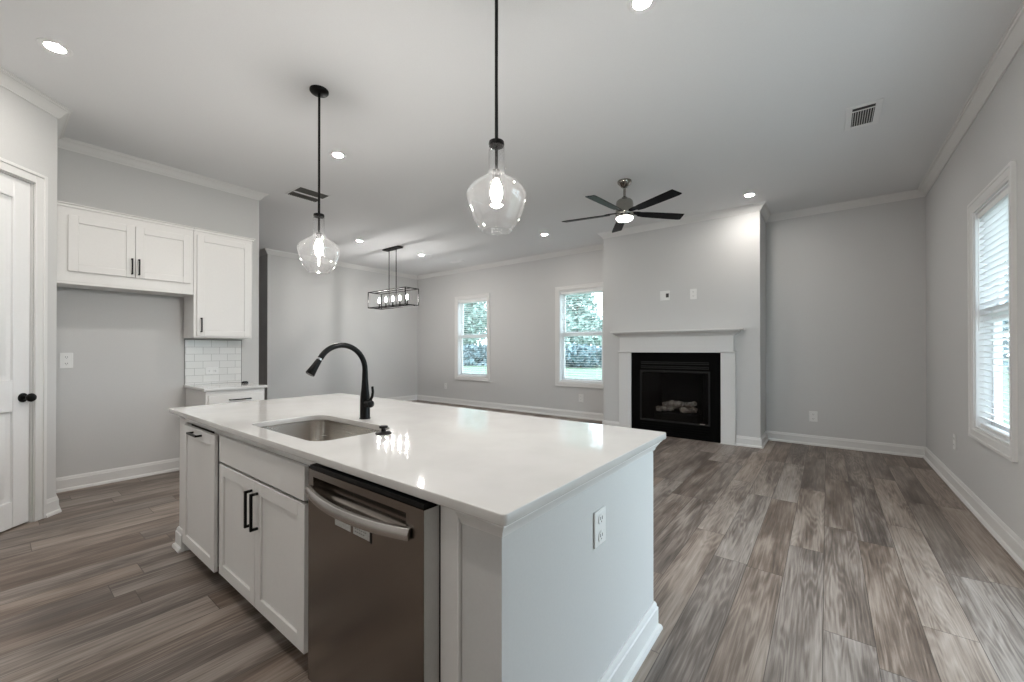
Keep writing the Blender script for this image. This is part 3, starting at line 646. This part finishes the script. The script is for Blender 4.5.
# ------------------------------------------------------------------ ceiling fittings
def downlight(x, y, label):
    t = thing('recessed_light', label, 'ceiling light', (x, y, HC), group='recessed ceiling lights')
    MB().lathe([(.048, -.003), (.070, -.006), (.080, -.003), (.080, -.0002), (.048, -.0002)], (x, y, HC), 36, close=True).build('trim_ring', M['vent_white'], t, smooth=60)
    MB().lathe([(.0475, -.0005), (.0475, -.0028)], (x, y, HC), 36).build('lens', M['lens'], t)
    return t
dl = downlight(-3.89, .264, 'recessed ceiling light above the pantry corner, nearest the left edge')
for x, y, lab in ((-3.823, 2.144, 'recessed ceiling light just behind the left glass pendant'), (-.807, 2.242, 'recessed ceiling light cut off by the top edge of the picture'),
                  (-.758, 5.865, 'recessed ceiling light beside the chimney breast'), (-3.725, 5.752, 'recessed ceiling light between the right pendant and the ceiling fan, near the far wall'),
                  (-6.534, 4.072, 'recessed ceiling light left of the chandelier canopy'), (-6.50, 5.448, 'recessed ceiling light right of the chandelier canopy'),
                  (-.80, -.05, 'added recessed ceiling light, unseen, above the camera'), (-2.35, -.05, 'added recessed ceiling light, unseen, in front of the sink side of the island')):  # last two are added unseen lights that brighten the kitchen side
    copy_thing(dl, (x, y, HC), lab)

def pendant(x, y, label):
    t = thing('pendant_light', label, 'pendant light', (x, y, HC), group='clear glass island pendants')
    MB().lathe([(.066, 0), (.066, -.012), (.060, -.020), (.012, -.024)], (x, y, HC), 36).build('canopy', M['black'], t, smooth=50)
    MB().tube([(x, y, HC - .022), (x, y, 2.296)], .0085, 14).build('rod', M['black'], t)
    MB().lathe([(.012, 2.312), (.036, 2.308), (.038, 2.296), (.036, 2.286), (.010, 2.283)], (x, y, 0), 32).build('cap', M['black'], t, smooth=50)
    so = MB(); so.tube([(x, y, 2.284), (x, y, 2.168)], .0075, 12); so.lathe([(.008, 2.172), (.019, 2.168), (.019, 2.125), (.014, 2.121)], (x, y, 0), 20); so.build('socket', M['bronze'], t, smooth=50)
    th = .0025
    out = [(.039, 2.284), (.0395, 2.25), (.040, 2.19), (.042, 2.155), (.049, 2.138), (.072, 2.124), (.100, 2.108), (.126, 2.086), (.142, 2.064), (.147, 2.048), (.145, 2.030), (.136, 1.995), (.122, 1.955), (.105, 1.920), (.090, 1.898), (.080, 1.890), (.078, 1.878), (.071, 1.874)]
    MB().lathe(out + [(r - th, z) for r, z in out[::-1]], (x, y, 0), 48, close=True).build('glass_shade', M['shade'], t, smooth=60)
    MB().lathe([(.010, 2.122), (.013, 2.112), (.021, 2.098), (.027, 2.078), (.029, 2.060), (.027, 2.042), (.021, 2.026), (.012, 2.017), (.004, 2.015)], (x, y, 0), 28).build('bulb', M['bulb'], t, smooth=60)
    return t
p0 = pendant(-2.981, 1.523, 'clear glass pendant light on a black rod, left of the two over the island')
copy_thing(p0, (-1.263, 1.523, HC), 'clear glass pendant light on a black rod, right of the two over the island')

# chandelier over the dining area
cx0, cx1, cy0, cy1, cz0, cz1 = -7.073, -5.93, 4.60, 4.90, 2.122, 2.424
ccx, ccy = -6.485, 4.735
ch = thing('linear_chandelier', 'black open-frame rectangular chandelier with five candle bulbs', 'chandelier', (ccx, ccy, HC))
MB().box(ccx - .24, ccx + .24, ccy - .06, ccy + .06, HC - .028, HC - .0005).build('canopy', M['bronze'], ch, .003)
for x in (-6.592, -6.374): MB().tube([(x, ccy, HC - .026), (x, ccy, cz0 + .02)], .0075, 10).build('rod', M['bronze'], ch)
cg = MB(); r = .0075
for y in (cy0, cy1):
    for z in (cz0, cz1): cg.box(cx0 - r, cx1 + r, y - r, y + r, z - r, z + r)
    for x in (cx0, cx1): cg.box(x - r, x + r, y - r, y + r, cz0 + r, cz1 - r)
for x in (cx0, cx1):
    for z in (cz0, cz1): cg.box(x - r, x + r, cy0 + r, cy1 - r, z - r, z + r)
cg.build('cage', M['bronze'], ch)
MB().box(cx0 + r, cx1 - r, ccy - .022, ccy + .022, cz0 - r, cz0 + r).build('socket_bar', M['bronze'], ch)
MB().box(cx0 + r, cx1 - r, ccy - .006, ccy + .006, cz1 - .006, cz1 + .006).build('top_bar', M['bronze'], ch)
for i in range(5):
    x = -6.905 + i * .2145
    cd = MB().lathe([(.022, cz0 + .009), (.022, cz0 + .016), (.0115, cz0 + .018), (.0115, cz0 + .10)], (x, ccy, 0), 16).build('candle', M['bronze'], ch, smooth=50)
    MB().lathe([(.008, cz0 + .1005), (.011, cz0 + .110), (.016, cz0 + .130), (.017, cz0 + .150), (.012, cz0 + .175), (.003, cz0 + .195)], (x, ccy, 0), 18).build('bulb', M['candle'], cd, smooth=60)

# ceiling fan
fx, fy = -1.825, 4.50
fn = thing('ceiling_fan', 'brushed nickel ceiling fan with five black blades and round light', 'ceiling fan', (fx, fy, HC))
MB().lathe([(.078, 0), (.080, -.014), (.072, -.030), (.052, -.052), (.036, -.072), (.022, -.080)], (fx, fy, HC), 36).build('canopy', M['nickel'], fn, smooth=50)
MB().tube([(fx, fy, HC - .078), (fx, fy, 3.03)], .0145, 14).build('downrod', M['nickel'], fn)
MB().lathe([(.020, 3.055), (.034, 3.045), (.040, 3.030), (.075, 3.018), (.092, 3.000), (.097, 2.970), (.098, 2.888), (.102, 2.880), (.102, 2.850), (.096, 2.842)], (fx, fy, 0), 40).build('motor_housing', M['nickel'], fn, smooth=45)
MB().lathe([(.097, 2.841), (.098, 2.815), (.088, 2.812)], (fx, fy, 0), 40).build('light_ring', M['nickel'], fn, smooth=45)
MB().lathe([(.093, 2.8115), (.091, 2.798), (.080, 2.786), (.050, 2.778), (.010, 2.776)], (fx, fy, 0), 36).build('light_lens', M['fanlens'], fn, smooth=60)
def blade_shape(ang):
    m = Matrix.Translation((fx, fy, 2.868)) @ Matrix.Rotation(R(ang), 4, 'Z') @ Matrix.Rotation(R(-11), 4, 'X')
    b = MB(m); up = [(.17, .045), (.24, .062), (.40, .068), (.56, .072), (.70, .074), (.735, .066)]; lo_ = [(.715, -.058), (.56, -.056), (.40, -.052), (.24, -.046), (.17, -.036)]
    b.prism(up + lo_, -.004, .004); return b, m
for k in range(5):
    b, m = blade_shape(47.5 + 72 * k); bl = b.build('blade', M['blade'], fn, .002)
    ir = MB(m); ir.prism([(.085, -.028), (.17, -.034), (.225, -.020), (.225, .024), (.17, .040), (.085, .028)], .0045, .012); ir.build('blade_iron', M['blade'], bl, .002)

def vent(label, x0, x1, y0, y1, slots, fin_axis, mdark, fr=.035):
    t = thing('ceiling_vent', label, 'vent', ((x0 + x1) / 2, (y0 + y1) / 2, HC))
    f = MB(); a, b = x0 + fr, x1 - fr; c, d_ = y0 + fr, y1 - fr
    f.box(x0, a, y0, y1, HC - .008, HC - .0005); f.box(b, x1, y0, y1, HC - .008, HC - .0005); f.box(a, b, y0, c, HC - .008, HC - .0005); f.box(a, b, d_, y1, HC - .008, HC - .0005)
    f.build('frame', M['vent_white'], t, .002)
    MB().box(a, b, c, d_, HC - .0022, HC - .0006).build('duct_shade', M['slot'], t)  # flat dark sheet painting the shade of the vent opening
    g = MB()
    if fin_axis == 'x':
        n = slots
        for i in range(n):
            y = c + (d_ - c) * (i + .5) / n; g.add([(x, yy, z) for x in (a, b) for yy, z in ((y - .006, HC - .003), (y + .003, HC - .010), (y + .005, HC - .010), (y - .004, HC - .003))], [(0, 1, 5, 4), (1, 2, 6, 5), (2, 3, 7, 6), (3, 0, 4, 7), (0, 1, 2, 3), (4, 5, 6, 7)])
    else:
        n = slots; cc = c + .06
        g.box(a, b, cc - .008, cc, HC - .009, HC - .003)
        for i in range(n): x = a + (b - a) * (i + .5) / n; g.box(x - .0016, x + .0016, cc, d_, HC - .007, HC - .003)
    g.build('louvres', mdark, t); return t
vent('white ceiling vent with a dark slotted grille near the right wall', .125, .350, 4.235, 4.66, 9, 'y', M['vent_white'], .042)
v = vent('dark grey return air vent in the ceiling beside the left pendant rod', -5.275, -4.89, 2.27, 2.655, 16, 'x', M['vent_dark'], .016)
MB().box(-5.105, -5.065, 2.286, 2.639, HC - .0125, HC - .0102).build('divider', M['vent_white'], v)
vent('small white ceiling vent near the far wall, right of the chandelier', -6.54, -6.20, 6.25, 6.40, 7, 'x', M['vent_white'], .025)

# ------------------------------------------------------------------ outdoors: view through the blinds, and an added bounce patio
M['bounce_patio'] = textured(mat('bounce_concrete', (.46, .45, .43), .9), 8, .08, .1)
o = MB().box(-12, 8, -9, RY - T, -.16, -.03).box(XR + T, 8, RY - T, 4.0, -.16, -.03).build('bounce_patio', M['bounce_patio'], smooth=0); o['kind'] = 'structure'  # unseen pale ground, added to bounce daylight up to the ceiling
o = MB().box(-90, 60, 7.2, 110, -.35, -.17).box(1.25, 60, -40, 7.2, -.35, -.17).build('lawn', M['grass'], smooth=0); o['kind'] = 'structure'
def tree(loc, label, h, rad, seed, m, n=2600, leaf=.34, squash=1.0):
    rnd = random.Random(seed); t = thing('tree', label, 'tree', loc, group='trees beyond the lawn')
    x, y, z = loc
    MB().tube([(x, y, z), (x + .1, y, z + h * .3), (x - .1, y + .1, z + h * .55), (x, y, z + h * .8)], [.28, .2, .14, .05], 10).build('trunk', M['bark'], t, smooth=60)
    vs, fs = [], []
    lobes = [(Vector((rnd.uniform(-.6, .6) * rad, rnd.uniform(-.6, .6) * rad, h * rnd.uniform(.22, .9 if squash == 1 else .6))), rad * rnd.uniform(.45, .75)) for _ in range(11)]
    for i in range(n):
        c, r = rnd.choice(lobes); d = Vector((rnd.gauss(0, 1), rnd.gauss(0, 1), rnd.gauss(0, 1))).normalized() * r * rnd.uniform(.55, 1.05); d.z *= squash
        p = Vector(loc) + c + d
        if p.z < z + .1: continue
        a = Vector((rnd.gauss(0, 1), rnd.gauss(0, 1), rnd.gauss(0, 1))).normalized(); b = a.orthogonal().normalized(); s = leaf * rnd.uniform(.6, 1.4); k = len(vs)
        vs += [p - a * s, p + b * s * .6, p + a * s, p - b * s * .6]; fs.append((k, k + 1, k + 2, k + 3))
    fo = MB(); fo.add(vs, fs); fo.build('foliage', m, t, smooth=0)
for i, (x, y, h, r, m, lab) in enumerate((
        (-37.3, 40, 14, 3.6, 'leaf', 'pale green tree beyond the lawn, seen through the left far window'),
        (-21.8, 40.5, 14, 3.6, 'leaf', 'pale green tree beyond the lawn, seen through the right far window'),
        (-28.3, 30, 2.2, 2.7, 'leaf_dark', 'low dark bush behind the lawn in the left far window'), (-22.8, 33.5, 2.2, 2.2, 'leaf_dark', 'low dark bush behind the lawn at the left of the right far window'),
        (-16.9, 31.5, 2.2, 2.3, 'leaf_dark', 'low dark bush behind the lawn at the right of the right far window'),
        (8.5, 42, 9, 5, 'leaf_dark', 'dark tree seen through the blind of the right-hand window'))):
    tree((x, y, -.17), lab, h, r, 20 + i, M[m], 5600 if h > 10 else 2600, .30 if h > 10 else .22, 1.0 if h > 5 else .45)
